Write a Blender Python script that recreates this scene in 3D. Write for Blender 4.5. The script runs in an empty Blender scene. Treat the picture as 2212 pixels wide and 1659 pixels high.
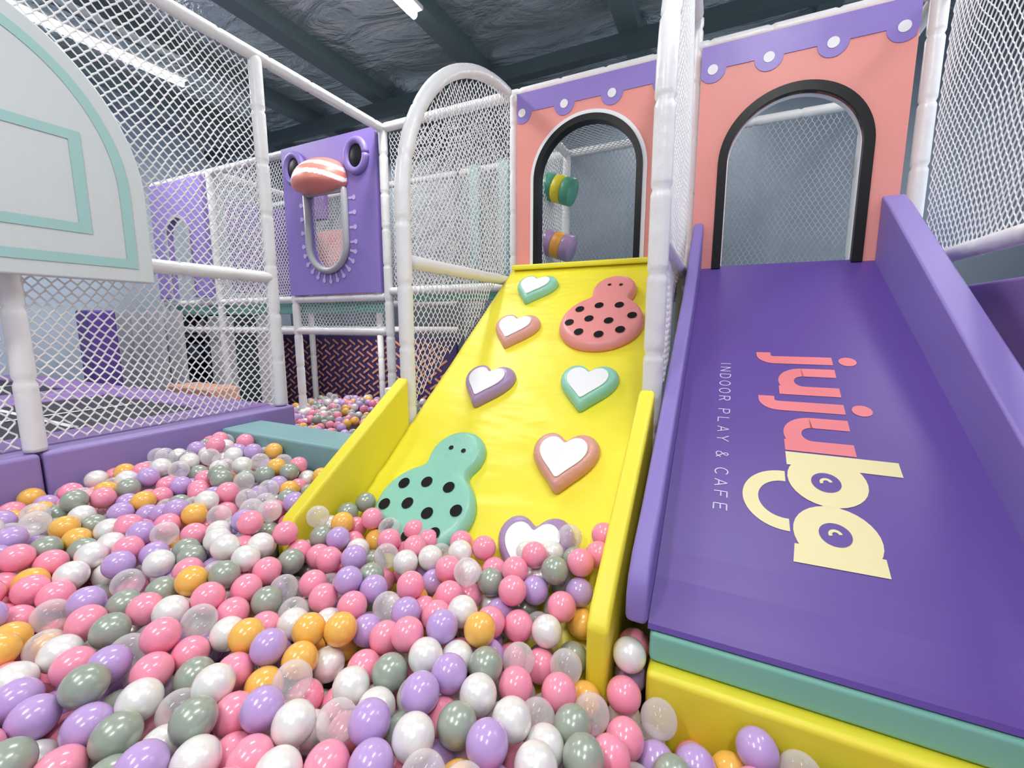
import bpy, bmesh, math, random
import numpy as np
from mathutils import Vector, kdtree
random.seed(7); rng=np.random.default_rng(7)
S=bpy.context.scene
COL=S.collection
ZC=1.2
W={}
pi=math.pi
try: S.view_settings.view_transform='Standard'
except Exception: pass

# ---------------- materials ----------------
def mat(name,col,rough=.5,metal=0.,bump=0.,bscale=30.,coat=0.,var=0.,bstretch=None,bdetail=4,alpha=1.,spec=.5,emis=0.,bdist=.02):
    m=bpy.data.materials.new(name); m.use_nodes=True
    nt=m.node_tree; N=nt.nodes; L=nt.links; b=N['Principled BSDF']
    b.inputs['Base Color'].default_value=(*col,1); b.inputs['Roughness'].default_value=rough
    b.inputs['Metallic'].default_value=metal; b.inputs['Coat Weight'].default_value=coat
    b.inputs['Coat Roughness'].default_value=.10
    b.inputs['Specular IOR Level'].default_value=spec
    b.inputs['Alpha'].default_value=alpha
    if emis: 
        b.inputs['Emission Color'].default_value=(*col,1); b.inputs['Emission Strength'].default_value=emis
    if bump or var:
        tc=N.new('ShaderNodeTexCoord'); mp=N.new('ShaderNodeMapping'); L.new(tc.outputs['Object'],mp.inputs[0])
        if bstretch: mp.inputs['Scale'].default_value=bstretch
        nz=N.new('ShaderNodeTexNoise'); nz.inputs['Scale'].default_value=bscale; nz.inputs['Detail'].default_value=bdetail
        L.new(mp.outputs[0],nz.inputs['Vector'])
        if bump:
            bp=N.new('ShaderNodeBump'); bp.inputs['Strength'].default_value=bump; bp.inputs['Distance'].default_value=bdist
            L.new(nz.outputs['Fac'],bp.inputs['Height']); L.new(bp.outputs[0],b.inputs['Normal'])
        if var:
            mx=N.new('ShaderNodeMix'); mx.data_type='RGBA'
            mx.inputs['A'].default_value=(*[c*(1-var) for c in col],1); mx.inputs['B'].default_value=(*[min(1,c*(1+var)) for c in col],1)
            L.new(nz.outputs['Fac'],mx.inputs['Factor']); L.new(mx.outputs['Result'],b.inputs['Base Color'])
    return m
M={}
M['white']=mat('white_vinyl',(.78,.78,.78),.32,bump=.3,bscale=14,spec=.5)
M['net']=mat('white_net_cord',(.86,.86,.86),.6)
M['netgrey']=mat('grey_net_cord',(.42,.46,.50),.6)
M['yellow']=mat('yellow_vinyl',(.90,.80,.05),.38,bump=.5,bscale=4,bstretch=(.8,2.0,2.0),bdetail=2,bdist=.03)
M['yellowb']=mat('yellow_board_vinyl',(.84,.74,.045),.42,bump=.2,bscale=6)
M['purple']=mat('deep_purple_vinyl',(.105,.052,.29),.43,bump=.06,bscale=4,var=.05)
M['lilac']=mat('lilac_vinyl',(.23,.17,.48),.48,bump=.08,bscale=6)
M['lilac2']=mat('pit_wall_lilac_vinyl',(.29,.21,.49),.48,bump=.1,bscale=6)
M['plum']=mat('plum_vinyl',(.29,.16,.45),.5,bump=.1,bscale=6)
M['panelpurple']=mat('panel_purple_vinyl',(.28,.20,.57),.40,bump=.3,bscale=5)
M['coral']=mat('coral_vinyl',(.82,.31,.27),.48,bump=.15,bscale=4)
M['black']=mat('black_vinyl',(.004,.004,.005),.35,spec=.3)
M['whitepaint']=mat('white_print',(.84,.84,.86),.5)
M['palelilac']=mat('pale_lilac_print',(.62,.58,.75),.5)
M['mint']=mat('mint_vinyl',(.20,.50,.40),.42,bump=.1,bscale=6)
M['mintd']=mat('muted_mint_vinyl',(.20,.38,.39),.45,bump=.1,bscale=6)
M['pinkpad']=mat('pink_vinyl',(.80,.29,.28),.36,bump=.12,bscale=9)
M['rose']=mat('dusty_rose_vinyl',(.68,.34,.29),.34,bump=.3,bscale=22)
M['mauve']=mat('mauve_vinyl',(.38,.25,.44),.34,bump=.3,bscale=22)
M['mintp']=mat('mint_pad_vinyl',(.27,.60,.46),.34,bump=.2,bscale=16)
M['cream']=mat('cream_print',(.76,.69,.37),.5)
M['coralp']=mat('coral_print',(.76,.20,.22),.5)
M['teal']=mat('pale_teal_print',(.34,.57,.54),.5)
M['boardwhite']=mat('backboard_white',(.60,.65,.65),.5,bump=.05,bscale=60)
M['grey']=mat('pale_grey_rubber',(.40,.40,.43),.4)
M['porthole']=mat('dark_porthole_glass',(.006,.006,.010),.45,spec=.25)
M['red']=mat('coral_red_stripe_vinyl',(.76,.25,.20),.35)
M['glass']=mat('dark_trampoline_mesh',(.02,.02,.03),.6,bump=.2,bscale=200)
M['steel']=mat('dark_painted_steel',(.06,.09,.10),.5)
M['steel2']=mat('blue_green_beam_paint',(.10,.145,.155),.45)
M['wallblue']=mat('pale_blue_wall_paint',(.48,.57,.68),.6,var=.06,bscale=3)
M['curtain']=mat('grey_curtain_fabric',(.46,.46,.50),.8,bump=.5,bscale=6,bstretch=(8,8,.3))
M['floor']=mat('dark_floor_vinyl',(.10,.08,.12),.6,bump=.05,var=.2)
M['emit']=mat('fluorescent_tube_glow',(.95,.97,1.),.5,emis=16)
M['window']=mat('daylit_window_glass',(.78,.87,1.),.3,emis=1.8)
M['orange']=mat('orange_vinyl',(.80,.36,.06),.4)
M['dgreen']=mat('green_vinyl',(.10,.38,.26),.4)
M['peach']=mat('peach_vinyl',(.75,.38,.25),.5)
M['lavender']=mat('lavender_print',(.60,.50,.80),.5)
M['strapdark']=mat('dark_purple_strap',(.06,.035,.14),.5)
M['strap']=mat('coral_orange_strap',(.74,.34,.20),.5)
M['bluebox']=mat('dark_blue_plastic',(.08,.12,.22),.4)

def foil(name,c1,c2,rough,metal,scale,bs=.8,dist=.12,ns=2.2,dis=.8):
    m=bpy.data.materials.new(name); m.use_nodes=True; N=m.node_tree.nodes; L=m.node_tree.links; b=N['Principled BSDF']
    b.inputs['Roughness'].default_value=rough; b.inputs['Metallic'].default_value=metal
    tc=N.new('ShaderNodeTexCoord'); mp=N.new('ShaderNodeMapping'); mp.inputs['Scale'].default_value=scale
    L.new(tc.outputs['Object'],mp.inputs[0])
    nz=N.new('ShaderNodeTexNoise'); nz.inputs['Scale'].default_value=ns; nz.inputs['Detail'].default_value=6; nz.inputs['Roughness'].default_value=.55
    nz.inputs['Distortion'].default_value=dis
    L.new(mp.outputs[0],nz.inputs['Vector'])
    r=N.new('ShaderNodeValToRGB'); r.color_ramp.elements[0].position=.3; r.color_ramp.elements[0].color=(*c1,1)
    r.color_ramp.elements[1].position=.7; r.color_ramp.elements[1].color=(*c2,1)
    L.new(nz.outputs['Fac'],r.inputs[0]); L.new(r.outputs[0],b.inputs['Base Color'])
    bp=N.new('ShaderNodeBump'); bp.inputs['Strength'].default_value=bs; bp.inputs['Distance'].default_value=dist
    L.new(nz.outputs['Fac'],bp.inputs['Height']); L.new(bp.outputs[0],b.inputs['Normal'])
    return m
M['ceil']=foil('foil_ceiling_insulation',(.46,.53,.54),(.68,.74,.75),.26,.72,(.8,1.7,1),.7,.12,1.7,1.0)
M['wallfoil']=foil('silver_wall_insulation',(.17,.205,.25),(.24,.285,.335),.55,.15,(1.2,1,.6),.35,.06,1.2)
M['wallfoilb']=foil('bright_wall_insulation',(.50,.58,.72),(.75,.82,.92),.5,.1,(1.2,1,1.2),.4,.08)

def clearball(name):
    m=bpy.data.materials.new(name); m.use_nodes=True; N=m.node_tree.nodes; L=m.node_tree.links; b=N['Principled BSDF']
    b.inputs['Base Color'].default_value=(.94,.90,.92,1); b.inputs['Roughness'].default_value=.10; b.inputs['Coat Weight'].default_value=.7; b.inputs['Coat Roughness'].default_value=.06
    lw=N.new('ShaderNodeLayerWeight'); lw.inputs['Blend'].default_value=.35
    mr=N.new('ShaderNodeMapRange'); mr.inputs['From Min'].default_value=0; mr.inputs['From Max'].default_value=.9; mr.inputs['To Min'].default_value=.20; mr.inputs['To Max'].default_value=.72
    L.new(lw.outputs['Facing'],mr.inputs['Value']); L.new(mr.outputs['Result'],b.inputs['Alpha'])
    return m
def ballmat(name,col,rough=.22,coat=.35,metal=0.): return mat(name,col,rough,metal,coat=coat)
BM=[ballmat('pink_ball_plastic',(.90,.30,.42)),ballmat('pearl_white_ball_plastic',(.84,.82,.79),metal=.2,rough=.27),
    ballmat('lilac_ball_plastic',(.50,.34,.66)),ballmat('sage_grey_ball_plastic',(.34,.39,.32),metal=.15,rough=.27),
    ballmat('mustard_ball_plastic',(.88,.48,.09)),clearball('clear_ball_plastic')]
BN=['pink','pearly white','lilac','sage grey','mustard orange','clear transparent']
BP=[.28,.21,.14,.12,.08,.17]

# ---------------- helpers ----------------
def mk(name,verts,faces,mats,mi=None,smooth=False):
    v=np.array([tuple(p) for p in verts],dtype=float)
    lo=v.min(0); hi=v.max(0); c=np.array([(lo[0]+hi[0])/2,(lo[1]+hi[1])/2,lo[2]])
    me=bpy.data.meshes.new(name); me.from_pydata([tuple(p) for p in (v-c)],[],faces)
    if not isinstance(mats,(list,tuple)): mats=[mats]
    for m in mats: me.materials.append(m)
    if mi is not None: me.polygons.foreach_set('material_index',mi)
    if smooth: me.polygons.foreach_set('use_smooth',[True]*len(me.polygons))
    me.update()
    o=bpy.data.objects.new(name,me); COL.objects.link(o); o.location=c; W[o]=Vector(c)
    return o
def empty(name,loc):
    o=bpy.data.objects.new(name,None); o.empty_display_size=.1; COL.objects.link(o); o.location=loc; W[o]=Vector(loc); return o
def par(c,p,label=None):
    c.parent=p; c.location=W[c]-W[p]
    if label: c['label']=label
    return c
def T(o,label,cat,group=None,kind=None):
    o['label']=label; o['category']=cat
    if group:o['group']=group
    if kind:o['kind']=kind
    return o
def bev(o,w,seg=3):
    md=o.modifiers.new('bevel','BEVEL'); md.width=w; md.segments=seg; md.limit_method='ANGLE'; md.angle_limit=math.radians(35); md.harden_normals=True
    o.data.polygons.foreach_set('use_smooth',[True]*len(o.data.polygons)); return o
def box(name,x0,x1,y0,y1,z0,z1,m,b=0.,seg=3):
    v=[(x,y,z) for x in(x0,x1) for y in(y0,y1) for z in(z0,z1)]
    f=[(0,1,3,2),(4,6,7,5),(0,4,5,1),(2,3,7,6),(0,2,6,4),(1,5,7,3)]
    o=mk(name,v,f,m)
    if b: bev(o,b,seg)
    return o
def ccw(outline):
    ar=sum(outline[i][0]*outline[(i+1)%len(outline)][1]-outline[(i+1)%len(outline)][0]*outline[i][1] for i in range(len(outline)))
    return outline[::-1] if ar<0 else outline
def prism(name,outline,o,u,v,depth,m,b=0.,seg=3,off=0.):
    o=Vector(o);u=Vector(u);v=Vector(v);n=u.cross(v).normalized()
    outline=ccw(outline)
    k=len(outline)
    vs=[o+u*p[0]+v*p[1]+n*off for p in outline]+[o+u*p[0]+v*p[1]+n*(off+depth) for p in outline]
    fs=[tuple(range(k))[::-1],tuple(range(k,2*k))]+[(i,(i+1)%k,k+(i+1)%k,k+i) for i in range(k)]
    ob=mk(name,vs,fs,m)
    if b: bev(ob,b,seg)
    return ob
def pillow(name,outline,o,u,v,T_,m,ctr=(0,0),edge=.2,ripple=.0):
    o=Vector(o);u=Vector(u);v=Vector(v);n=u.cross(v).normalized(); outline=ccw(outline); k=len(outline)
    rings=[(.985,-.004),(1.0,T_*.25)]
    for i in range(1,8):
        a=pi/2*i/7; rings.append((1-edge*(1-math.cos(a)),T_*(.25+.75*math.sin(a))))
    rings+=[(1-edge-.15,T_*1.02),(.35,T_*1.03)]
    vs=[]
    for ri,(s,z) in enumerate(rings):
        for j,p in enumerate(outline):
            rp_=1+ripple*math.sin(j*2.6) if 1<=ri<=5 else 1
            vs.append(o+u*(ctr[0]+(p[0]-ctr[0])*s*rp_)+v*(ctr[1]+(p[1]-ctr[1])*s*rp_)+n*z)
    fs=[]
    for r in range(len(rings)-1):
        for j in range(k): fs.append((r*k+j,r*k+(j+1)%k,(r+1)*k+(j+1)%k,(r+1)*k+j))
    c=len(vs); vs.append(o+u*ctr[0]+v*ctr[1]+n*T_*1.035)
    for j in range(k): fs.append(((len(rings)-1)*k+j,(len(rings)-1)*k+(j+1)%k,c))
    fs.append(tuple(range(k))[::-1])
    return mk(name,vs,fs,m,smooth=True)
def tubemesh(paths,r,sides,rings=None):
    V=[];F=[]
    for pts in paths:
        pts=[Vector(p) for p in pts]; n=len(pts)
        if n<2: continue
        base=len(V); ref=None
        for i,p in enumerate(pts):
            t=(pts[min(i+1,n-1)]-pts[max(i-1,0)]).normalized()
            if ref is None:
                ref=Vector((1,0,0)) if abs(t.x)<.8 else Vector((0,1,0))
            a=(ref-t*ref.dot(t)).normalized(); bb=t.cross(a); ref=a
            rr=r if rings is None else r*rings[i]
            for k in range(sides):
                an=2*pi*k/sides; V.append(p+a*(rr*math.cos(an))+bb*(rr*math.sin(an)))
        for i in range(n-1):
            for k in range(sides):
                k2=(k+1)%sides
                F.append((base+i*sides+k,base+i*sides+k2,base+(i+1)*sides+k2,base+(i+1)*sides+k))
        F.append(tuple(base+k for k in range(sides))[::-1]); F.append(tuple(base+(n-1)*sides+k for k in range(sides)))
    return V,F
def pole(name,pts,r=.034,m=None,seg=.27):
    pts=[Vector(p) for p in pts]; rg=[]
    res=[pts[0]]
    for a,b in zip(pts[:-1],pts[1:]):
        L=(b-a).length; k=max(1,int(L/.015))
        for i in range(1,k+1): res.append(a.lerp(b,i/k))
    last=res[0]; tot=0; nxt=seg; 
    for p in res:
        tot+=(p-last).length; last=p
        if tot>=nxt: rg.append(.82); nxt+=seg
        else: rg.append(1.)
    V,F=tubemesh([res],r,16,rg)
    return mk(name,V,F,m or M['white'],smooth=True)
def net(name,o,u,v,Wd,H,clip=None,p=.0175,L=.050,r=.0027,m=None,sides=4):
    o=Vector(o);u=Vector(u);v=Vector(v);paths=[]
    n=int(Wd/p)
    q=[(0,1),(L*.16,1),(L*.5,-1),(L*.66,-1)]
    nn=u.cross(v); s1=random.uniform(0,6); s2=random.uniform(0,6)
    for i in range(n+1):
        sg=1 if i%2==0 else -1; cur=[]
        per=int(H/L)+2
        for k in range(per):
            for (dy,sx) in q:
                y=k*L+dy
                if y>H: continue
                x=min(max(i*p+sx*sg*p*.46,0),Wd)
                wob=.012*math.sin(x*5+y*3+s1)
                e_=min(1,4*x*(Wd-x)/(Wd*Wd)*2)
                xx=min(max(x+e_*(.010*math.sin(y*6+x*4+s2)+.004*math.sin(y*19+x*11)),0),Wd)
                yy=min(max(y+.010*math.sin(x*7+y*5+s1)+.004*math.sin(x*23+s2),0),H)
                if clip is None or clip(x,y): cur.append(o+u*xx+v*yy+nn*wob)
                else:
                    if len(cur)>1: paths.append(cur)
                    cur=[]
        if len(cur)>1: paths.append(cur)
    V,F=tubemesh(paths,r,sides)
    return mk(name,V,F,m or M['net'],smooth=True)
def arc(cx,cy,rx,ry,a0,a1,n):
    return [(cx+rx*math.cos(a0+(a1-a0)*i/n),cy+ry*math.sin(a0+(a1-a0)*i/n)) for i in range(n+1)]

# ---------------- room shell ----------------
def struct(o): o['kind']='structure'; return o
struct(box('floor',-7,3,-3,6,-1.3,-1.2,M['floor']))
struct(box('ceiling',-7,3,-3,6,2.45,2.55,M['ceil']))
struct(box('wall_back',-7,3,5.0,5.1,-1.2,2.45,M['wallfoil']))
struct(box('wall_left',-6.6,-6.5,-3,5.0,-1.2,2.45,M['wallblue']))
struct(box('wall_right',2.2,2.3,-3,5.0,-1.2,2.45,M['wallfoilb']))
struct(box('wall_front',-6.5,2.2,-3.1,-3,-1.2,2.45,M['wallblue']))
struct(box('window_1',2.17,2.195,2.3,4.2,-.7,.85,M['window']))
for i,x in enumerate((-5.6,-4.5,-3.4,-2.2,-.8,.6)):
    struct(box('trim_%d'%(i+1),x-.08,x+.08,-2.9,4.98,2.32,2.45,M['steel2']))
struct(box('trim_10',-6.5,2.2,3.85,3.95,2.2,2.32,M['steel']))

# ---------------- lights ----------------
K=.52
def area(loc,sx,sy,e,rot=(0,0,0),col=(1,.985,.96)):
    l=bpy.data.lights.new('ceiling_or_fill_light','AREA'); l.shape='RECTANGLE'; l.size=sx; l.size_y=sy; l.energy=e*K; l.color=col
    o=bpy.data.objects.new('ceiling_or_fill_light',l); COL.objects.link(o); o.location=loc; o.rotation_euler=rot; W[o]=Vector(loc)
for (x,y,e) in ((-4.7,2.05,85),(-2.15,2.25,70),(.2,1.0,46),(-1.3,-.9,88),(-3.6,-.6,60),(.6,-1.2,60),(1.5,2.6,50)):
    area((x,y,2.2),.25,1.2,e)
    f=empty('ceiling_light_fixture',(x,y,2.22)); T(f,'long white fluorescent tube fixture hung under the foil ceiling','ceiling light','fluorescent ceiling lights')
    par(box('fixture_housing',x-.07,x+.07,y-.62,y+.62,2.25,2.28,M['whitepaint'],.008),f)
    V,F=tubemesh([[(x,y-.6,2.226),(x,y+.6,2.226)]],.026,12); par(mk('fluorescent_tube',V,F,M['emit'],smooth=True),f,'glowing white tube')
area((-4.4,4.3,2.2),1.2,.25,50); area((-.5,4.4,2.2),1.2,.25,30); area((-3.2,3.2,.0),.6,.6,12)  # added fill lamps with no fixture; the last sits low inside the far frame
w=bpy.data.worlds.new('world'); S.world=w; w.use_nodes=True
w.node_tree.nodes['Background'].inputs[0].default_value=(.96,.97,1,1); w.node_tree.nodes['Background'].inputs[1].default_value=.5

# ---------------- yellow climbing ramp ----------------
RT=.74; rc=1/math.hypot(1,RT); rs=RT*rc
def rp(X,Y): return Vector((X,Y,-1.589+RT*Y))
ramp=empty('climbing_ramp',(-.74,1.7,-1.2)); T(ramp,'yellow padded climbing ramp with heart grips rising from the ball pit','climbing ramp')
nx,ny=60,110; X0,X1=-1.238,-.237; Y0,Y1=.80,2.615
V=[];F=[]
def wr(x,y):
    a=max(0,1-abs(y-1.35)/.8)
    h=.004*math.sin(7*x+11*y+2*math.sin(3*x+5*y))*a
    for (cy,sl_,w_,am) in ((1.36,.12,.02,.007),(1.46,-.10,.018,.006),(1.27,.05,.016,.006),(1.62,-.06,.02,.004),(1.14,.15,.02,.005),(2.0,.05,.03,.002),(1.55,.2,.016,.004)):
        d=y-(cy+sl_*(x+.7)+.015*math.sin(8*x)); h+=am*math.exp(-(d/w_)**2)*(.5+.5*math.sin(4*x+cy*9))
    return h
for j in range(ny+1):
    for i in range(nx+1):
        x=X0+(X1-X0)*i/nx; y=Y0+(Y1-Y0)*j/ny
        p=rp(x,y); V.append(p+Vector((0,-rs,rc))*wr(x,y))
for j in range(ny):
    for i in range(nx):
        a=j*(nx+1)+i; F.append((a,a+1,a+nx+2,a+nx+1))
k=len(V); dn=Vector((0,rs,-rc))*.12
V+=[rp(X0,Y0)+dn,rp(X1,Y0)+dn,rp(X1,Y1)+dn,rp(X0,Y1)+dn]
F.append((k+3,k+2,k+1,k)); 
F.append(tuple([k,k+1]+[i for i in range(nx,-1,-1)]))
F.append(tuple([k+2,k+3]+[ny*(nx+1)+i for i in range(nx+1)]))
F.append(tuple([k+3,k]+[j*(nx+1) for j in range(ny+1)]))
F.append(tuple([k+1,k+2]+[j*(nx+1)+nx for j in range(ny,-1,-1)]))
par(mk('ramp_surface',V,F,M['yellow'],smooth=True),ramp)
par(box('top_lip',X0+.01,X1-.01,2.56,2.63,.335,.365,M['yellow'],.01),ramp)
def yz(name,outline,x0,x1,m,b=.012):
    return prism(name,outline,(x0,0,0),(0,1,0),(0,0,1),x1-x0,m,b)
bo=[(1.525,-.243),(.915,-.648),(.885,-.70),(.885,-1.19),(1.525,-1.19)]
par(yz('side_board',bo,-1.30,-1.24,M['yellowb']),ramp); 
bo=[(1.515,-.225),(.915,-.655),(.885,-.69),(.885,-1.19),(1.515,-1.19)]
par(yz('side_board',bo,-.235,-.182,M['yellowb']),ramp)
def smooth_(o,n):
    k=len(o)
    for _ in range(n): o=[((o[i-1][0]+2*o[i][0]+o[(i+1)%k][0])/4,(o[i-1][1]+2*o[i][1]+o[(i+1)%k][1])/4) for i in range(k)]
    return o
def resample(o,n):
    k=len(o); L=[0]
    for i in range(k): L.append(L[-1]+math.dist(o[i],o[(i+1)%k]))
    out=[];j=0
    for i in range(n):
        t=L[-1]*i/n
        while L[j+1]<t: j+=1
        a=(t-L[j])/max(1e-9,L[j+1]-L[j]); p,q=o[j],o[(j+1)%k]; out.append((p[0]+(q[0]-p[0])*a,p[1]+(q[1]-p[1])*a))
    return out
def heart(w,h,n=120):
    o=[]
    for i in range(200):
        t=2*pi*i/200; x=16*math.sin(t)**3; y=13*math.cos(t)-5*math.cos(2*t)-2*math.cos(3*t)-math.cos(4*t)
        o.append((x,y))
    o=smooth_(resample(o,n),34)
    xs=[p[0] for p in o]; ys=[p[1] for p in o]; cx=(max(xs)+min(xs))/2; cy=(max(ys)+min(ys))/2
    return [((p[0]-cx)/(max(xs)-min(xs))*w,(p[1]-cy)/(max(ys)-min(ys))*h) for p in o]
def rot(o,a): c,s=math.cos(a),math.sin(a); return [(x*c-y*s,x*s+y*c) for x,y in o]
U=(1,0,0);VV=(0,rc,rs); NN=Vector((0,-rs,rc))
for (X,Y,mt,a,nm) in ((-.989,2.383,'mintp',-.1,'mint green'),(-.969,2.066,'rose',-.05,'dusty rose'),(-.957,1.735,'mauve',-.05,'mauve purple'),
    (-.488,1.76,'mintp',.0,'mint green'),(-.482,1.45,'rose',.05,'dusty rose'),(-.481,1.165,'mauve',.12,'mauve purple')):
    h_=rot(heart(.25,.25),a)
    hp=pillow('heart_grip',h_,rp(X,Y),U,VV,.05,M[mt],ctr=(0,.01),edge=.26,ripple=.004)
    par(hp,ramp,nm+' padded heart grip with white centre')
    par(prism('heart_inlay',rot(heart(.176,.174),a),rp(X,Y),U,VV,.003,M['whitepaint'],0,off=.0522),hp,'white heart')
def creature(vs_,n=110):
    def sd(x,y):
        d1=(math.hypot(x/.205,y/.17)-1)*.18
        d2=math.hypot(x,(y-.235))-.112
        k=.05; h=max(0,min(1,.5+.5*(d2-d1)/k)); return d2*(1-h)+d1*h-k*h*(1-h)
    o=[]
    for i in range(n):
        a=2*pi*i/n; r=0
        while sd(r*math.cos(a),.14+r*math.sin(a))<0 and r<.6: r+=.001
        o.append((r*math.cos(a),(.14+r*math.sin(a))*vs_))
    return o
sp=[(-.12,.055),(-.03,.085),(.07,.09),(.15,.02),(-.14,-.04),(-.05,-.01),(.05,-.02),(-.07,-.10),(.03,-.11),(.12,-.075)]
for (X,Y,mt,a,nm,vs_) in ((-.525,2.12,'pinkpad',-.05,'coral pink',1.18),(-.93,1.215,'mintp',-.1,'mint green',1.05)):
    cp=pillow('spotted_grip',rot(creature(vs_),a),rp(X,Y),U,VV,.055,M[mt],ctr=tuple(rot([(0,.14*vs_)],a)[0]),edge=.16)
    par(cp,ramp,nm+' padded grip with small head and black spots')
    def disc(nm_,cx,cy,rad,off,ys=1.):
        V=[rp(X,Y)+Vector(U)*q[0]+Vector(VV)*q[1]+NN*off for q in rot(arc(cx,cy*vs_,rad,rad*ys,0,2*pi,20)[:-1],a)]
        par(mk(nm_,V,[tuple(range(20))],M['black']),cp)
    for q in sp: disc('black_spot',q[0],q[1],.0225,.0590,vs_**.5)
    disc('eye',-.025,.245,.010,.0590); disc('eye',.035,.245,.010,.0590)

# ---------------- purple slide ----------------
ST=.59; sc=1/math.hypot(1,ST); ss=ST*sc
sl=empty('slide',(.28,1.8,-.75)); T(sl,'wide deep purple padded slide with printed coral and cream lettering','slide')
prof=[(2.62,.30),(1.12,-.585),(1.05,-.622),(.99,-.648),(.955,-.664),(.938,-.674),(.932,-.684),(1.1,-.686),(1.3,-.686),(2.62,.16)]
par(prism('slide_surface',prof,(-.105,0,0),(0,1,0),(0,0,1),.745,M['purple'],0),sl)
lo=[(2.60,.53),(2.45,.40),(2.1,.115),(1.12,-.475),(1.0,-.535),(.95,-.575),(.93,-.62),(.93,-.683),(1.25,-.686),(2.60,.1)]
par(yz('side_board',lo,-.157,-.106,M['lilac'],.014),sl,'lilac padded side board')
ro=[(2.60,.575),(2.5,.515),(1.5,-.17),(.95,-.54),(.88,-.60),(.86,-.68),(1.25,-.686),(2.60,.1)]
par(yz('side_board',ro,.636,.722,M['lilac'],.008),sl,'lilac padded side board')
def lt(s,t,off): return Vector((.20+t,1.905-s*sc,-1.246+ST*(1.905-s*sc)))+Vector((0,-ss,sc))*off
def ribbon(pts,wd):
    n=len(pts);Lf=[];Rt=[]
    for i in range(n):
        a=pts[max(i-1,0)];b=pts[min(i+1,n-1)];dx,dy=b[0]-a[0],b[1]-a[1];l=math.hypot(dx,dy) or 1
        nx_,ny_=-dy/l*wd/2,dx/l*wd/2
        Lf.append((pts[i][0]+nx_,pts[i][1]+ny_));Rt.append((pts[i][0]-nx_,pts[i][1]-ny_))
    return Lf,Rt
class Glyph:
    def __init__(s): s.V=[];s.F=[]
    def strip(s,pts,wd,off):
        L,R=ribbon(pts,wd);b=len(s.V)
        for l,r in zip(L,R): s.V+= [lt(*l,off),lt(*r,off)]
        for i in range(len(pts)-1): s.F.append((b+2*i,b+2*i+1,b+2*i+3,b+2*i+2))
    def poly(s,pts,off):
        b=len(s.V); s.V+=[lt(*p,off) for p in pts]; s.F.append(tuple(range(b,b+len(pts))))
    def disc(s,cx,cy,r,off,n=32): s.poly(arc(cx,cy,r,r,0,2*pi,n)[:-1],off)
    def done(s,name,m,label=None,p=None): return par(mk(name,s.V,s.F,m),p or sl,label)
LW=.047; XH=.172
def jj(s): 
    g=Glyph(); g.strip([(s,XH),(s,.0)]+arc(s-.03,-.005,.03,.035,0,-pi/2,8)+[(s-.048,-.04)],LW,.0015); g.disc(s,.216,.026,.0015); g.done('letter',M['coralp'],'coral printed letter')
def uu(s,wd):
    r=wd/2-LW/2; g=Glyph()
    g.strip([(s+LW/2,XH)]+[(s+LW/2,r+.02)]+arc(s+wd/2,r+LW/2,r,r,pi,2*pi,16)+[(s+wd-LW/2,XH)],LW,.0015)
    g.strip([(s+wd-LW/2,XH),(s+wd-LW/2,0)],LW,.0016); g.done('letter',M['coralp'],'coral printed letter')
jj(.032); uu(.083,.152); jj(.296); uu(.348,.152)
g=Glyph(); g.strip([(.532,0),(.532,.262)],.052,.0015); g.disc(.602,.090,.091,.0017); lb=g.done('letter',M['cream'],'cream printed letter with an eye in its bowl')
g=Glyph(); g.disc(.780,.090,.090,.0017); g.poly([(.820,.0),(.872,-.006),(.868,.178),(.820,.178)],.0019); la=g.done('letter',M['cream'],'cream printed letter with an eye in its bowl')
g=Glyph(); g.strip(arc(.687,-.012,.082,.082,pi*.98,pi*2.02,28),.038,.0015); g.done('smile_mark',M['cream'],'cream smile arc')
for cx,pp in ((.610,lb),(.776,la)):
    g=Glyph(); g.disc(cx,.088,.034,.0025); g.done('eye',M['purple'],None,pp)
    g=Glyph(); g.strip(arc(cx,.088,.011,.011,pi*.55,pi*1.65,14),.008,.0034); g.done('eye_glint',M['cream'],None,pp)
GL={'I':[[(.5,0),(.5,1)]],'N':[[(0,0),(0,1)],[(0,1),(1,0)],[(1,0),(1,1)]],
'D':[[(0,0),(0,1)],[(0,1),(.4,1)]+arc(.4,.5,.6,.5,pi/2,-pi/2,10)+[(0,0)]],'O':[arc(.5,.5,.55,.5,0,2*pi,20)],
'R':[[(0,0),(0,1)],[(0,1),(.5,1)]+arc(.5,.75,.4,.25,pi/2,-pi/2,8)+[(0,.5)],[(.5,.5),(.95,0)]],
'P':[[(0,0),(0,1)],[(0,1),(.5,1)]+arc(.5,.73,.4,.27,pi/2,-pi/2,8)+[(0,.46)]],'L':[[(0,1),(0,0)],[(0,0.02),(.85,0.02)]],
'A':[[(0,0),(.5,1)],[(.5,1),(1,0)],[(.2,.33),(.8,.33)]],'Y':[[(0,1),(.5,.45)],[(1,1),(.5,.45)],[(.5,.45),(.5,0)]],
'&':[[(1,0),(.25,.72),(.25,.9),(.45,1),(.65,.88),(.6,.7),(.1,.38),(.05,.15),(.3,0),(.65,.05),(1,.4)]],
'C':[arc(.55,.5,.55,.5,pi*.25,pi*1.75,18)],'F':[[(0,0),(0,1)],[(0,.98),(.85,.98)],[(0,.52),(.7,.52)]],
'E':[[(0,0),(0,1)],[(0,.98),(.85,.98)],[(0,.52),(.7,.52)],[(0,.02),(.85,.02)]]}
s=.065; txt='INDOOR PLAY & CAFE'
for ch in txt:
    if ch==' ': s+=.026; continue
    w_=.008 if ch=='I' else .024
    g=Glyph()
    for st in GL[ch]: g.strip([(s+p[0]*w_,-.185+p[1]*.034) for p in st],.0032,.0015)
    g.done('small_letter',M['palelilac'],'thin pale printed letter')
    s+=w_+.0195

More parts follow.
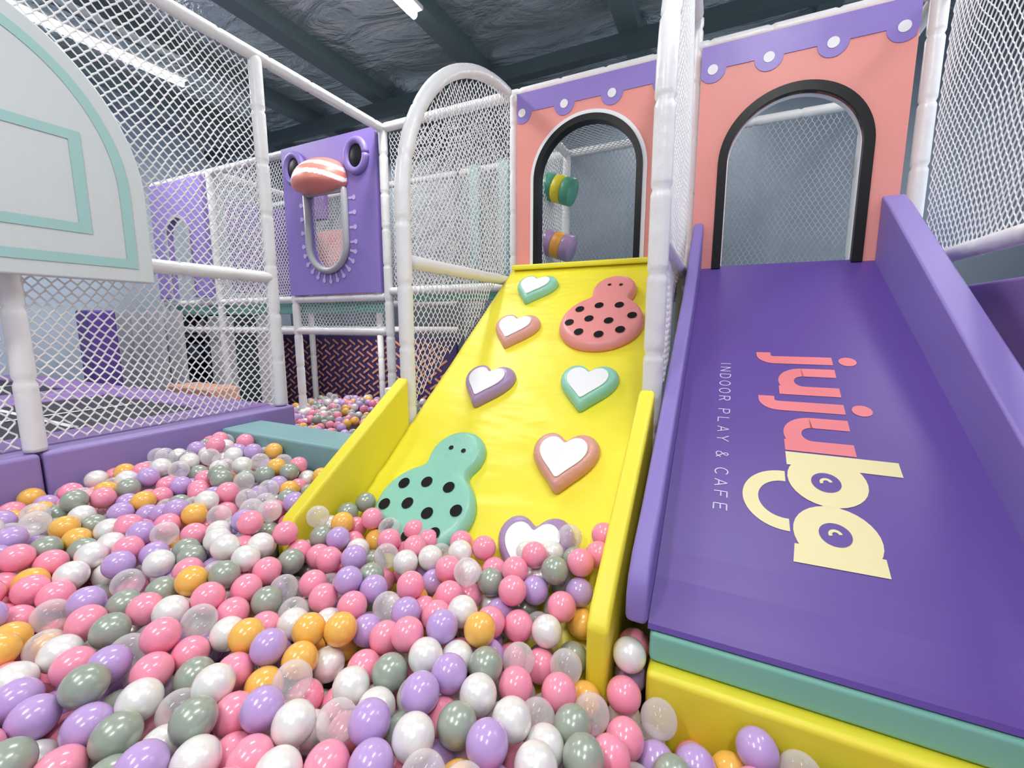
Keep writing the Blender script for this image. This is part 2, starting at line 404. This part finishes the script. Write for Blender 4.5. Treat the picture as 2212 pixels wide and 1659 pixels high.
T(box('foam_step',-.10,1.5,.928,2.5,-.762,-.688,M['mint'],.012),'mint green foam slab under the end of the slide','foam step')
T(box('foam_step',-.10,1.5,.895,2.5,-1.2,-.763,M['yellowb'],.015),'yellow foam step beside the ball pit','foam step')

# ---------------- doorway panels ----------------
def doorway(cx,x0,x1,r1,r2,z0,ztop,dots,label,zc,right):
    e=empty('arched_doorway_panel',((x0+x1)/2,2.60,z0)); T(e,label,'play panel')
    O=(0,2.60,0);u=(1,0,0);v=(0,0,1)
    ol=[(x0,z0),(x0,ztop),(x1,ztop),(x1,z0),(cx+r2+.004,z0)]+arc(cx,zc,r2+.004,r2+.004,0,pi,40)+[(cx-r2-.004,z0)]
    par(prism('panel_body',ol,(0,2.645,0),u,v,.045,M['coral'],0),e,'coral padded panel with arched opening')
    zb=1.272; sc_=[(x0,ztop),(x0,zb)]
    for d in dots:
        for p in arc(d,zb,.062,.062,pi,2*pi,12):
            if x0<=p[0]<=x1: sc_.append(p)
    sc_+=[(x1,zb),(x1,ztop)]
    par(prism('scalloped_border',sc_,O,u,v,.004,M['panelpurple'],0),e,'lilac scalloped border')
    for d in dots:
        if d-.022<x0: continue
        V=[(p[0],2.594,p[1]) for p in arc(d,zb,.024,.024,0,2*pi,20)[:-1]]; par(mk('white_dot',V,[tuple(range(20))],M['whitepaint']),e)
    def band(nm,a,b_,m,dp,of):
        V=[];F=[]
        A_=[(cx+a,z0)]+arc(cx,zc,a,a,0,pi,40)+[(cx-a,z0)]; B_=[(cx+b_,z0)]+arc(cx,zc,b_,b_,0,pi,40)+[(cx-b_,z0)]
        n=len(A_); yb=2.60-of; yf=yb-dp
        for Y in (yf,yb):
            for Q in (A_,B_): V+=[(p[0],Y,p[1]) for p in Q]
        for i in range(n-1):
            F+=[(i,i+1,n+i+1,n+i),(2*n+i,3*n+i,3*n+i+1,2*n+i+1),(i,2*n+i,2*n+i+1,i+1),(n+i,n+i+1,3*n+i+1,3*n+i)]
        F+=[(0,n,3*n,2*n),(n-1,3*n-1,4*n-1,2*n-1)]
        return par(mk(nm,V,F,m),e)
    if right:
        band('black_door_edging',r1,r2+.004,M['black'],.066,-.05); band('white_door_edging',r2+.004,r2,M['whitepaint'],.030,-.05)
    else:
        band('white_door_edging',r1,r1-.022,M['whitepaint'],.012,0); band('black_door_edging',r1-.022,r2-.002,M['black'],.068,-.05)
    return e
doorway(-.76,-1.205,-.24,.348,.293,.345,1.385,(-1.17,-.90,-.62,-.34),'coral doorway panel with lilac scalloped top and arched opening above yellow ramp',.86,False)
doorway(.265,-.162,.70,.322,.276,.285,1.385,(-.108,.139,.394,.647),'coral doorway panel with lilac scalloped top and arched opening above purple slide',.81,True)

# ---------------- tower frame ----------------
fr=empty('play_frame',(-.3,3.1,-1.2)); T(fr,'white foam padded tube frame with nets holding the slides','play frame')
for (x,y,zt) in ((-1.25,2.665,1.41),(-.2,2.665,1.56),(.775,2.665,1.6),(-1.25,3.7,1.41),(-.2,3.7,1.41),(.775,3.7,1.41)):
    par(pole('post',[(x,y,-1.2),(x,y,zt)]),fr)
for a,b in (((-2.30,2.665,1.42),(.775,2.665,1.42)),((-2.3,3.7,1.41),(.775,3.7,1.41)),((-1.25,2.665,1.41),(-1.25,3.7,1.41)),((-.2,2.665,1.41),(-.2,3.7,1.41)),((.775,2.665,1.41),(.775,3.7,1.41)),
    ((-2.3,2.665,.24),(.775,2.665,.24)),((-2.3,3.7,.3),(.775,3.7,.3)),((-1.27,1.6,.27),(-1.27,2.6,.27)),((-.2,1.6,.27),(-.2,2.6,.27)),((.81,.2,.265),(.81,2.64,.265)),((.81,.2,1.42),(.81,2.64,1.42))):
    par(pole('rail',[a,b],.031),fr)
for X,za,zr in ((-1.275,.50,.91),(-.2,.75,.80)):
    pts=[(X,1.565,-1.19),(X,1.565,za)]+[(X,2.60-1.035*math.cos(t),za+zr*math.sin(t)) for t in [pi/2*i/22 for i in range(1,23)]]
    par(pole('arched_post',pts,.034),fr)
    def cl(x,y,X=X,za=za,zr=zr):
        Y=1.60+x; z=-1.0+y
        if z< -1.589+RT*Y-.0: return False
        if z<za: return True
        q=(2.6-Y)/1.0
        return z<za+(zr-.03)*math.sqrt(max(0,1-q*q)) if abs(q)<=1 else False
    par(net('side_net',(X,1.60,-1.0),(0,1,0),(0,0,1),1.0,2.55,cl),fr)
par(net('back_net',(-2.28,2.68,.27),(1,0,0),(0,0,1),1.0,1.12),fr)
par(net('back_net',(-2.28,3.7,-.6),(1,0,0),(0,0,1),1.0,.85,sides=3),fr)
for x in (-2.28,-1.22,-.17):
    par(net('back_net',(x,3.7,.33),(1,0,0),(0,0,1),.98 if x<-.2 else .9,1.06,p=.0175,L=.06,sides=3,r=.0019,m=M['netgrey']),fr)
par(net('overhead_net',(-1.22,2.7,1.40),(1,0,0),(0,1,0),1.0,.98,p=.02,L=.06,sides=3,m=M['netgrey']),fr)
par(net('side_net',(.81,.25,.29),(0,1,0),(0,0,1),2.36,1.10,r=.0025),fr)
par(net('side_net',(-1.25,2.7,.33),(0,1,0),(0,0,1),.97,1.05,p=.02,L=.06,sides=3),fr)
par(box('deck',-1.22,.74,2.70,3.68,.16,.28,M['mintd'],.01),fr,'mint padded deck')
par(box('deck_edge',-2.28,-1.29,2.72,2.80,.16,.28,M['mint'],.01),fr,'mint padded deck edge')
for x in (-2.05,-1.75): par(box('padded_upright',x-.05,x+.05,3.5,3.6,.3,1.38,M['mintd'],.01),fr,'mint padded upright')
par(box('post_bracket',-1.345,-1.295,1.48,1.55,-.34,-.29,M['white'],.008),fr)
T(box('padded_barrier',.845,.93,.2,2.55,-.69,.145,M['plum'],.015),'plum purple padded barrier beyond the slide','padded barrier')
def roller(y,z,ms,label):
    x0,x1=-1.26,-1.045; n=3; e=empty('foam_roller',((x0+x1)/2,y,z-.115)); T(e,label,'foam roller')
    for i in range(n):
        a=x0+(x1-x0)*i/n; b=x0+(x1-x0)*(i+1)/n; f_=lambda q:z+.35*(x1-q)
        V,F=tubemesh([[(a,y,f_(a)),(a+.008,y,f_(a+.008)),(b-.008,y,f_(b-.008)),(b,y,f_(b))]],.10,28,[.95,1,1,.95]); par(mk('foam_band',V,F,M[ms[i%len(ms)]],smooth=True),e)
roller(3.25,.96,('dgreen','yellowb'),'green and yellow banded foam roller inside the play frame')
roller(3.25,.55,('mauve','orange'),'orange and purple banded foam roller inside the play frame')

# ---------------- animal face panel ----------------
px0,px1,pz0,pz1=-3.395,-2.375,.235,1.43; cx=-2.90
du=empty('face_panel',((px0+px1)/2,2.62,pz0)); T(du,'lilac padded play panel with bird face, striped beak and opening','play panel')
rr=.20; zt=1.03; zc=.63
left=[(px0,pz0),(px0,pz1),(cx,pz1),(cx,zt),(cx-rr,zt)]+arc(cx,zc,rr,rr,pi,1.5*pi,14)+[(cx,pz0)]
right=[(px1,pz0),(px1,pz1),(cx,pz1),(cx,zt),(cx+rr,zt)]+arc(cx,zc,rr,rr,0,-pi/2,14)+[(cx,pz0)]
a=prism('panel_body',left,(0,2.68,0),(1,0,0),(0,0,1),.05,M['panelpurple']); b=prism('panel_body',right,(0,2.68,0),(1,0,0),(0,0,1),.05,M['panelpurple'])
me=a.data; bmx=bmesh.new(); bmx.from_mesh(me)
vb=[bmx.verts.new(v.co+(W[b]-W[a])) for v in b.data.vertices]
for p in b.data.polygons: bmx.faces.new([vb[i] for i in p.vertices])
bmx.to_mesh(me); bmx.free(); bpy.data.objects.remove(b)
par(a,du)
for ex in (-3.235,-2.555):
    V,F=tubemesh([[(ex+.095*math.cos(t),2.618,1.25+.11*math.sin(t)) for t in [2*pi*i/32 for i in range(33)]]],.028,12)
    par(mk('eye_ring',V,F,M['lilac'],smooth=True),du,'lilac raised eye ring')
    V=[(ex,2.598,1.25)];F=[]
    for i in range(1,9):
        for j in range(28):
            q=i/8; V.append((ex+.092*q*math.cos(2*pi*j/28),2.598+.026*q*q,1.25+.107*q*math.sin(2*pi*j/28)))
    for j in range(28): F.append((0,1+j,1+(j+1)%28))
    for i in range(7):
        for j in range(28): F.append((1+i*28+j,1+(i+1)*28+j,1+(i+1)*28+(j+1)%28,1+i*28+(j+1)%28))
    par(mk('eye_window',V,F,M['porthole'],smooth=True),du,'dark round porthole eye')
ring=[(cx-.21,2.61,1.02)]+[(cx+.21*math.cos(t),2.61,.63+.21*math.sin(t)) for t in [pi+pi*i/20 for i in range(21)]]+[(cx+.21,2.61,1.02)]
V,F=tubemesh([ring+[(cx+.21,2.61,1.03),(cx-.21,2.61,1.03)]],.026,10); par(mk('opening_ring',V,F,M['grey'],smooth=True),du,'grey padded ring around opening')
rays=[]
for i in range(13):
    t=pi+pi*i/12; rays.append((math.cos(t),math.sin(t),cx,.63))
for sx in (-1,1):
    for z in (.74,.85,.96): rays.append((sx,0,cx,z))
for c,s_,ox,oz in rays:
    V=[];wd=.009; r0,r1=.235,.278
    V+=[(ox+c*r0-s_*wd,2.626,oz+s_*r0+c*wd),(ox+c*r1-s_*wd,2.626,oz+s_*r1+c*wd)]
    a0=math.atan2(s_,c)
    V+=[(ox+c*.294+.019*math.cos(a0+q),2.626,oz+s_*.294+.019*math.sin(a0+q)) for q in [2.5-5.0*k/12 for k in range(13)]]
    V+=[(ox+c*r1+s_*wd,2.626,oz+s_*r1-c*wd),(ox+c*r0+s_*wd,2.626,oz+s_*r0-c*wd)]
    par(mk('ray_mark',V,[tuple(range(len(V)))],M['lavender']),du,'pale lavender ray with round tip')
V=[];F=[];mi=[];nu,nv=60,60
bxc,bzc=-2.915,1.085
for i in range(nv+1):
    ph=pi*i/nv
    for j in range(nu+1):
        th=-.8+(pi/2+.8)*j/nu; rr_=max(0,math.sin(ph))**.75
        zz=.195*math.sin(th) if th>0 else .10*math.sin(th)
        V.append((bxc-.25*math.cos(ph),2.625-.21*rr_*math.cos(th),bzc+rr_*zz))
for i in range(nv):
    for j in range(nu):
        q=(i*(nu+1)+j,(i+1)*(nu+1)+j,(i+1)*(nu+1)+j+1,i*(nu+1)+j+1); F.append(q)
        X_=sum(V[t][0] for t in q)/4-bxc; Z_=sum(V[t][2] for t in q)/4-bzc+.9*X_*X_
        mi.append(1 if (.035<Z_<.072 or .112<Z_<.145) else 0)
b=len(V)
for i in range(nv+1): V.append((bxc-.25*math.cos(pi*i/nv),2.626,bzc-.072*max(0,math.sin(pi*i/nv))**.75))
for i in range(nv): F.append((b+i,b+i+1,(i+1)*(nu+1),i*(nu+1))); mi.append(0)
par(mk('beak',V,F,[M['red'],M['whitepaint']],mi,smooth=True),du,'coral red and white striped padded beak')
par(net('opening_net',(cx-.20,2.67,.45),(1,0,0),(0,0,1),.40,.57,r=.0026),du,'white net across the opening')

# ---------------- pit net frame (left) ----------------
nf=empty('net_frame',(-2.33,1.1,-.485)); T(nf,'white padded post and rail frame with net beside ball pit','net frame')
for y in (-.4,.655,1.685): par(pole('post',[(-2.33,y,-.485),(-2.33,y,1.41)]),nf)
par(pole('post',[(-2.33,2.665,-1.2),(-2.33,2.665,1.41)]),nf)
for z,y1 in ((1.415,2.665),(.255,1.685)): par(pole('rail',[(-2.33,-.4,z),(-2.33,y1,z)],.032),nf)
for y in (-.38,.67): par(net('net',(-2.335,y,-.47),(0,1,0),(0,0,1),1.0,1.87,r=.0037,p=.019,L=.050),nf)
ff=empty('play_frame',(-4.2,3.1,-1.2)); T(ff,'white padded tube frame with nets behind the trampolines','play frame')
for x in (-3.38,-4.45,-5.42):
    for y in (2.665,3.7): par(pole('post',[(x,y,-1.2),(x,y,1.41)]),ff)
for y in (2.665,3.7):
    for z in (1.41,.2,-.07): par(pole('rail',[(-5.42,y,z),(-2.37,y,z)],.030),ff)
for x in (-3.38,-4.45): 
    for z in (1.41,.2): par(pole('rail',[(x,2.7,z),(x,3.68,z)],.030),ff)
par(net('net',(-4.42,2.67,.22),(1,0,0),(0,0,1),1.0,1.17,sides=3,r=.003),ff)
par(net('net',(-3.36,2.69,-.06),(1,0,0),(0,0,1),1.0,.26,sides=3),ff)
par(net('net',(-3.40,3.7,.22),(1,0,0),(0,0,1),1.0,1.17,p=.02,L=.06,sides=3),ff)
par(net('net',(-4.42,3.7,.22),(1,0,0),(0,0,1),1.0,1.17,p=.02,L=.06,sides=3),ff)
par(box('side_pad',-4.40,-4.36,2.75,3.62,.3,1.2,M['panelpurple'],.01),ff,'lilac padded side sheet')
par(box('back_pad',-4.30,-3.45,3.74,3.79,.25,1.05,M['coral'],.01),ff,'coral padded back sheet')
par(box('back_pad',-3.95,-3.45,3.10,3.15,.98,1.38,M['plum'],.01),ff,'plum padded sheet')
par(box('deck_edge',-5.38,-2.40,2.72,2.80,.08,.19,M['mint'],.01),ff,'mint padded deck edge')
for x in (-4.95,-4.15): par(box('padded_column',x-.09,x+.09,2.85,3.03,-1.19,.07,M['white'],.02),ff,'pale padded column')
def farpanel(xc,y):
    e=empty('arched_doorway_panel',(xc,y-.02,.25)); T(e,'distant lilac padded panel with small arched opening','play panel')
    ol=[(xc-.45,.25),(xc-.45,1.38),(xc+.44,1.38),(xc+.44,.25),(xc+.18,.25)]+arc(xc,.85,.18,.18,0,pi,20)+[(xc-.18,.25)]
    par(prism('panel_body',ol,(0,y,0),(1,0,0),(0,0,1),.05,M['panelpurple'],.006),e)
    o2=[(xc+.21,.25)]+arc(xc,.85,.21,.21,0,pi,20)+[(xc-.21,.25),(xc-.18,.25)]+arc(xc,.85,.18,.18,pi,0,20)+[(xc+.18,.25)]
    par(prism('door_edging',o2,(0,y-.055,0),(1,0,0),(0,0,1),.01,M['grey']),e,'grey edging')
farpanel(-4.93,2.645)
wb=empty('woven_barrier',(-3.9,3.8,-1.2)); T(wb,'woven strap barrier in dark purple and coral behind frame','woven barrier')
par(box('strap_backing',-5.3,-2.45,3.80,3.84,-1.19,-.15,M['strapdark'],.005),wb)
V=[];F=[]; row=0; z=-1.15
while z<-.2:
    sgn=1 if row%2 else -1; x=-5.25+(.07 if row%2 else 0)
    while x<-2.6:
        c,s_=math.cos(.55*sgn),math.sin(.55*sgn); b=len(V)
        for (du_,dv) in ((-.052,-.012),(.052,-.012),(.052,.012),(-.052,.012)):
            V.append((x+du_*c-dv*s_,3.792+.004*math.sin(x*9),z+du_*s_+dv*c))
        F.append((b,b+1,b+2,b+3)); x+=.135
    z+=.066; row+=1
par(mk('strap_weave',V,F,M['strap']),wb,'slanted coral straps')

# ---------------- basketball backboard ----------------
bb=empty('basketball_backboard',(-2.21,.52,.165)); T(bb,'white fan-shaped basketball backboard with pale teal outline stripes','basketball backboard')
def fan(i):
    y0,y1,z0=-.01+i,1.045-i,.165+i
    c=(y0+y1)/2; hw=(y1-y0)/2
    return [(y0,z0),(y1,z0),(y1-0.0,.50)]+arc(c,.50,hw,.60-i,0,pi,40)[1:-1]+[(y0,.50)]
par(prism('board',fan(0),(-2.235,0,0),(0,1,0),(0,0,1),.045,M['boardwhite'],.008),bb)
A=fan(.055);B=fan(.09)
V=[(-2.187,p[0],p[1]) for p in A]+[(-2.187,p[0],p[1]) for p in B]; n=len(A)
par(mk('outline_stripe',V,[(i,(i+1)%n,n+(i+1)%n,n+i) for i in range(n)],M['teal']),bb,'pale teal border stripe')
A=[(.18,.335),(.855,.335),(.855,.70),(.18,.70)]; B=[(.215,.37),(.82,.37),(.82,.665),(.215,.665)]
V=[(-2.187,p[0],p[1]) for p in A+B]; par(mk('target_rectangle',V,[(i,(i+1)%4,4+(i+1)%4,4+i) for i in range(4)],M['teal']),bb,'pale teal target rectangle')

# ---------------- pit walls, teal block ----------------
T(box('foam_barrier',-2.42,-2.28,-.6,.652,-1.2,-.49,M['lilac2'],.015),'lilac padded foam wall around the ball pit','foam barrier','lilac pit walls')
T(box('foam_barrier',-2.42,-2.28,.658,1.74,-1.2,-.49,M['lilac2'],.015),'lilac padded foam wall around the ball pit','foam barrier','lilac pit walls')
T(box('foam_block',-2.275,-1.32,1.30,1.52,-1.2,-.535,M['mintd'],.015),'muted teal foam block between pit wall and ramp','foam block')
def tramp(x0,x1,y0,y1,bx):
    e=empty('trampoline',((x0+x1)/2,(y0+y1)/2,-1.2)); T(e,'trampoline with purple padded surround and black jumping mat','trampoline')
    i=.26
    for q in ((x0,x1,y0,y0+i),(x0,x1,y1-i,y1),(x0,x0+i,y0+i+.004,y1-i-.004),(x1-i,x1,y0+i+.004,y1-i-.004)):
        par(box('surround_pad',*q,-1.2,-.50,M['plum'] if bx else M['lilac2'],.02),e)
    par(box('jumping_mat',x0+i,x1-i,y0+i,y1-i,-.53,-.515,M['glass']),e,'black jumping mat')
    cx_,cy_=(x0+x1)/2,(y0+y1)/2
    par(box('mat_line',x0+i+.1,x1-i-.1,cy_-.015,cy_+.015,-.514,-.512,M['whitepaint']),e,'white line'); par(box('mat_line',cx_-.015,cx_+.015,y0+i+.1,y1-i-.1,-.512,-.510,M['whitepaint']),e,'white line')
tramp(-4.2,-2.5,.15,1.75,1)
tramp(-6.2,-4.23,.15,1.75,1)
T(box('padded_column',-5.62,-5.38,1.98,2.2,-1.2,.12,M['purple'],.02),'dark purple padded column behind the trampolines','padded column')
T(box('foam_block',-4.5,-3.85,2.15,2.4,-1.2,-.56,M['peach'],.02),'peach foam block behind the trampolines','foam block')
for (x0,x1) in ((-6.4,-5.85),(-5.75,-5.3),(-5.2,-4.95)):
    V=[];F=[];n=40
    for i in range(n+1):
        x=x0+(x1-x0)*i/n; y=2.55+.02*math.sin(i*1.3); V+=[(x,y,-1.19),(x,y,.12)]
    for i in range(n): F.append((2*i,2*i+2,2*i+3,2*i+1))
    T(mk('curtain',V,F,M['curtain'],smooth=True),'pale grey hanging fabric curtain below the frame','curtain','grey curtains')
sh=empty('shelving_unit',(-5.55,3.25,-1.2)); T(sh,'dark open shelving unit behind the play frame','shelf')
for x in (-6.1,-5.55,-5.0): par(box('upright',x-.02,x+.02,3.1,3.45,-1.2,.12,M['steel']),sh)
for z in (-1.0,-.72,-.44,-.16,.12): par(box('shelf_board',-6.1,-5.0,3.1,3.45,z-.015,z+.015,M['steel']),sh)
par(box('back_sheet',-6.1,-5.0,3.455,3.47,-1.2,.12,M['black']),sh,'black back sheet')
for (x,z,mm,cn) in ((-5.9,-.425,'bluebox','dark blue'),(-5.7,-.145,'peach','peach'),(-5.35,-.425,'curtain','grey'),(-5.2,-.145,'bluebox','dark blue'),(-5.3,-.705,'mauve','mauve')):
    T(box('storage_box',x-.09,x+.09,3.14,3.38,z+.001,z+.16,M[mm],.01),cn+' storage box on the dark shelving','storage box','boxes on the shelving')

# ---------------- balls ----------------
R=.0375
def hf(x,y):
    h=-.688+.095*np.clip((-x-.9)/1.1,0,1)-.115*np.clip((x+.45)/.4,0,1)*np.clip((y-.4)/.35,0,1)
    inr=((x>-1.27)&(x<-.2))
    h=h+np.clip((y-.90)/.12,0,1)*inr*(.020+.10*np.clip((x+.6)/.3,0,1)+.03*np.clip((-x-.9)/.3,0,1))
    h=h+.04*np.exp(-((x+1.27)**2/.05+(y-.85)**2/.05))
    h=h+.065*np.clip((y-.75)/.4,0,1)*np.clip((-x-1.3)/.3,0,1)
    return h+.012*np.sin(8*x+1)*np.cos(7*y)+.010*np.sin(17*x+5*y)
def constrain(P,jit,th,reg):
    x,y,z=P[:,0],P[:,1],P[:,2]
    if reg==0:
        x[:]=np.clip(x,-2.28+R,.84-R); y[:]=np.maximum(y,-.25)
        mL=x<-1.27; y[mL]=np.minimum(y[mL],1.30-R)
        m=(y>.885-R)&(x>-1.30-R)&(x<-1.24+R)&(z<-.6+.65*(y-.9))
        l=m&(x<-1.27); x[l]=-1.30-R; r_=m&(x>=-1.27); x[r_]=-1.24+R
        m=(y>.885-R)&(x>-.235-R)&(x<-.178+R)
        f=m&(y<.93)&(x>-.235); y[f]=.885-R
        l=m&~f; x[l]=-.235-R
        m=(x>-.14); y[m]=np.minimum(y[m],.895-R)
        h=hf(x,y)-R+jit
        z[:]=np.minimum(z,h); z[:]=np.maximum(z,h-th)
        m=(x>-1.24)&(x<-.235)&(y>.78)
        d=((z-(-1.589+RT*y))*rc)
        k=m&(d<R+.004)
        y[k]-=(R+.004-d[k])*rs; z[k]+=(R+.004-d[k])*rc
    else:
        x[:]=np.clip(x,-3.9,-1.4); y[:]=np.clip(y,1.79,3.6)
        h=-.74-R+jit; z[:]=np.minimum(z,h); z[:]=np.maximum(z,h-th)
def valid(P,th):
    x,y,z=P.T
    h=hf(x,y)-R
    ok=(z<h)&(z>h-th)
    ok&=~((x<-1.27)&(y>1.30-R))
    ok&=~((y>.885-R)&(x>-1.32)&(x<-1.22))
    ok&=~((y>.885-R)&(x>-.235-R)&(x<-.17))
    ok&=~((x>-.2)&(y>.895-R))
    ramp_=(x>-1.24)&(x<-.235)&(y>.78)
    ok&=~(ramp_&((z-(-1.589+RT*y))*rc<R*.8))
    ok&=~((x>=-1.27)&(x<=-.235)&(y>1.3))
    return ok
def pack(box_,th,reg,iters,dens):
    if reg==0:
        n0=60000; Q=np.empty((n0,3)); Q[:,0]=rng.uniform(box_[0],box_[1],n0); Q[:,1]=rng.uniform(box_[2],box_[3],n0); Q[:,2]=rng.uniform(-1.05,-.45,n0)
        Q=Q[valid(Q,th)]; vol=len(Q)/n0*(box_[1]-box_[0])*(box_[3]-box_[2])*.6
        N=int(dens*vol/(4/3*pi*R**3)); P=Q[:N].copy(); N=len(P)
    else:
        N=int(dens); P=np.empty((N,3)); P[:,0]=rng.uniform(box_[0],box_[1],N); P[:,1]=rng.uniform(box_[2],box_[3],N); P[:,2]=-.76-R-rng.uniform(0,th,N)
    jit=rng.uniform(-.02,.02,N)
    for it in range(iters):
        constrain(P,jit,th,reg)
        kd=kdtree.KDTree(N)
        for i in range(N): kd.insert(P[i],i)
        kd.balance()
        I=[];J=[]
        for i in range(N):
            for (_,j,_d) in kd.find_range(P[i],2*R):
                if j>i: I.append(i);J.append(j)
        if not I: break
        I=np.array(I);J=np.array(J); d=P[I]-P[J]; l=np.linalg.norm(d,axis=1)+1e-6
        push=(2*R-l)*.5; v=d/l[:,None]*push[:,None]
        D=np.zeros_like(P); np.add.at(D,I,v); np.add.at(D,J,-v)
        P+=D*.75
    constrain(P,jit,th,reg)
    return P
A=pack((-2.25,.80,-.22,1.32),.15,0,80,.82)
A=np.vstack([A,np.array([(-.141,.925,-.758),(-.141,.995,-.785),(-.141,.955,-.835),(-.141,.87,-.815),(-.141,1.03,-.86),(-.141,.885,-.885)])])
def prune(P,lim):
    kd=kdtree.KDTree(len(P)); keep=np.ones(len(P),bool)
    for i in range(len(P)): kd.insert(P[i],i)
    kd.balance()
    for i in np.argsort(-P[:,2]):
        if not keep[i]: continue
        for (_,j,dd) in kd.find_range(P[i],lim):
            if j!=i and keep[j] and P[j,2]<=P[i,2]: keep[j]=False
    return P[keep]
A=prune(A,2*R*.84)
B2=prune(pack((-3.8,-1.4,1.8,3.5),.05,1,25,560),2*R*.8)
ci=rng.choice(6,size=len(A),p=BP)
cb=rng.choice(6,size=len(B2),p=BP)
yaw=math.radians(25.5);pt=math.radians(8.1);f=930.
def proj(P):
    xc=P[:,0]*math.cos(yaw)+P[:,1]*math.sin(yaw); dh=-P[:,0]*math.sin(yaw)+P[:,1]*math.cos(yaw)
    d=dh*math.cos(pt)-P[:,2]*math.sin(pt); up=dh*math.sin(pt)+P[:,2]*math.cos(pt)
    return 1106+f*xc/np.maximum(d,.05),829.5-f*up/np.maximum(d,.05),d
u_,v_,d_=proj(A); buf=-np.ones((415,553),int)
for i in np.argsort(-d_):
    if d_[i]<.2: continue
    r=f*R/d_[i]/4; cx_,cy_=u_[i]/4,v_[i]/4
    x0,x1=int(max(0,cx_-r)),int(min(552,cx_+r));y0,y1=int(max(0,cy_-r)),int(min(414,cy_+r))
    if x1<x0 or y1<y0: continue
    yy,xx=np.mgrid[y0:y1+1,x0:x1+1]; mk_=(xx-cx_)**2+(yy-cy_)**2<r*r
    buf[y0:y1+1,x0:x1+1][mk_]=i
cnt=np.bincount(buf[buf>=0],minlength=len(A))
order=np.argsort(-cnt)[:300]; ind=set(int(i) for i in order if cnt[i]>0)
def uvs(nu,nv):
    V=[(0,0,1)];F=[]
    for i in range(1,nv):
        for j in range(nu):
            a=pi*i/nv;b=2*pi*j/nu; V.append((math.sin(a)*math.cos(b),math.sin(a)*math.sin(b),math.cos(a)))
    V.append((0,0,-1)); l=len(V)-1
    for j in range(nu):
        F.append((0,1+j,1+(j+1)%nu)); F.append((l,l-nu+(j+1)%nu,l-nu+j))
    for i in range(nv-2):
        for j in range(nu): F.append((1+i*nu+j,1+(i+1)*nu+j,1+(i+1)*nu+(j+1)%nu,1+i*nu+(j+1)%nu))
    return np.array(V),F
sv,sf=uvs(36,22)
bms=[]
for c in range(6):
    me=bpy.data.meshes.new('plastic_ball_'+BN[c].replace(' ','_'))
    vv=sv.copy(); eq=np.abs(vv[:,2])<.01; vv[eq]*=1.008
    me.from_pydata([tuple(p) for p in vv*R],[],sf); me.materials.append(BM[c]); me.polygons.foreach_set('use_smooth',[True]*len(me.polygons)); me.update(); bms.append(me)
for i in sorted(ind):
    o=bpy.data.objects.new('plastic_ball',bms[ci[i]]); COL.objects.link(o); o.location=A[i]; W[o]=Vector(A[i])
    o.rotation_euler=(random.uniform(0,pi),random.uniform(0,pi),random.uniform(0,pi))
    T(o,'glossy %s plastic ball in the ball pit'%BN[ci[i]],'ball','plastic balls in the ball pit')
def stuff(P,C,name,label,nu,nv):
    v,fc=uvs(nu,nv); n=len(P); nvv=len(v)
    co=(v[None]*R+P[:,None]).reshape(-1,3)
    lens=np.array([len(q) for q in fc]); idx=np.concatenate([np.array(q) for q in fc])
    li=(idx[None]+np.arange(n)[:,None]*nvv).ravel(); lt_=np.tile(lens,n); ls=np.concatenate([[0],np.cumsum(lt_)[:-1]])
    me=bpy.data.meshes.new(name); me.vertices.add(len(co)); me.vertices.foreach_set('co',co.ravel().astype(np.float32))
    me.loops.add(len(li)); me.loops.foreach_set('vertex_index',li.astype(np.int32)); me.polygons.add(len(lt_))
    me.polygons.foreach_set('loop_start',ls.astype(np.int32)); me.polygons.foreach_set('loop_total',lt_.astype(np.int32))
    for m in BM: me.materials.append(m)
    me.polygons.foreach_set('material_index',np.repeat(C,len(fc)).astype(np.int32)); me.polygons.foreach_set('use_smooth',np.ones(len(lt_),bool))
    me.update(calc_edges=True); me.validate()
    o=bpy.data.objects.new(name,me); COL.objects.link(o); W[o]=Vector((0,0,0)); T(o,label,'balls','plastic balls in the ball pit','stuff'); return o
rest=np.array([i for i in range(len(A)) if i not in ind])
stuff(A[rest],ci[rest],'plastic_balls','mass of pink, white, lilac, sage and mustard plastic balls',20,12)
stuff(B2,cb,'plastic_balls','mass of coloured plastic balls under the play frame',14,9)

# ---------------- camera ----------------
cd=bpy.data.cameras.new('camera'); cam=bpy.data.objects.new('camera',cd); COL.objects.link(cam)
cd.sensor_width=36; cd.lens=930/2212*36; cd.clip_start=.02
cam.rotation_euler=(math.radians(90-8.1),0,math.radians(25.5)); cam.location=(0,0,0)
S.camera=cam
for o in S.objects:
    if o.parent is None: o.location.z+=ZC
print('balls',len(A),len(B2),len(ind))
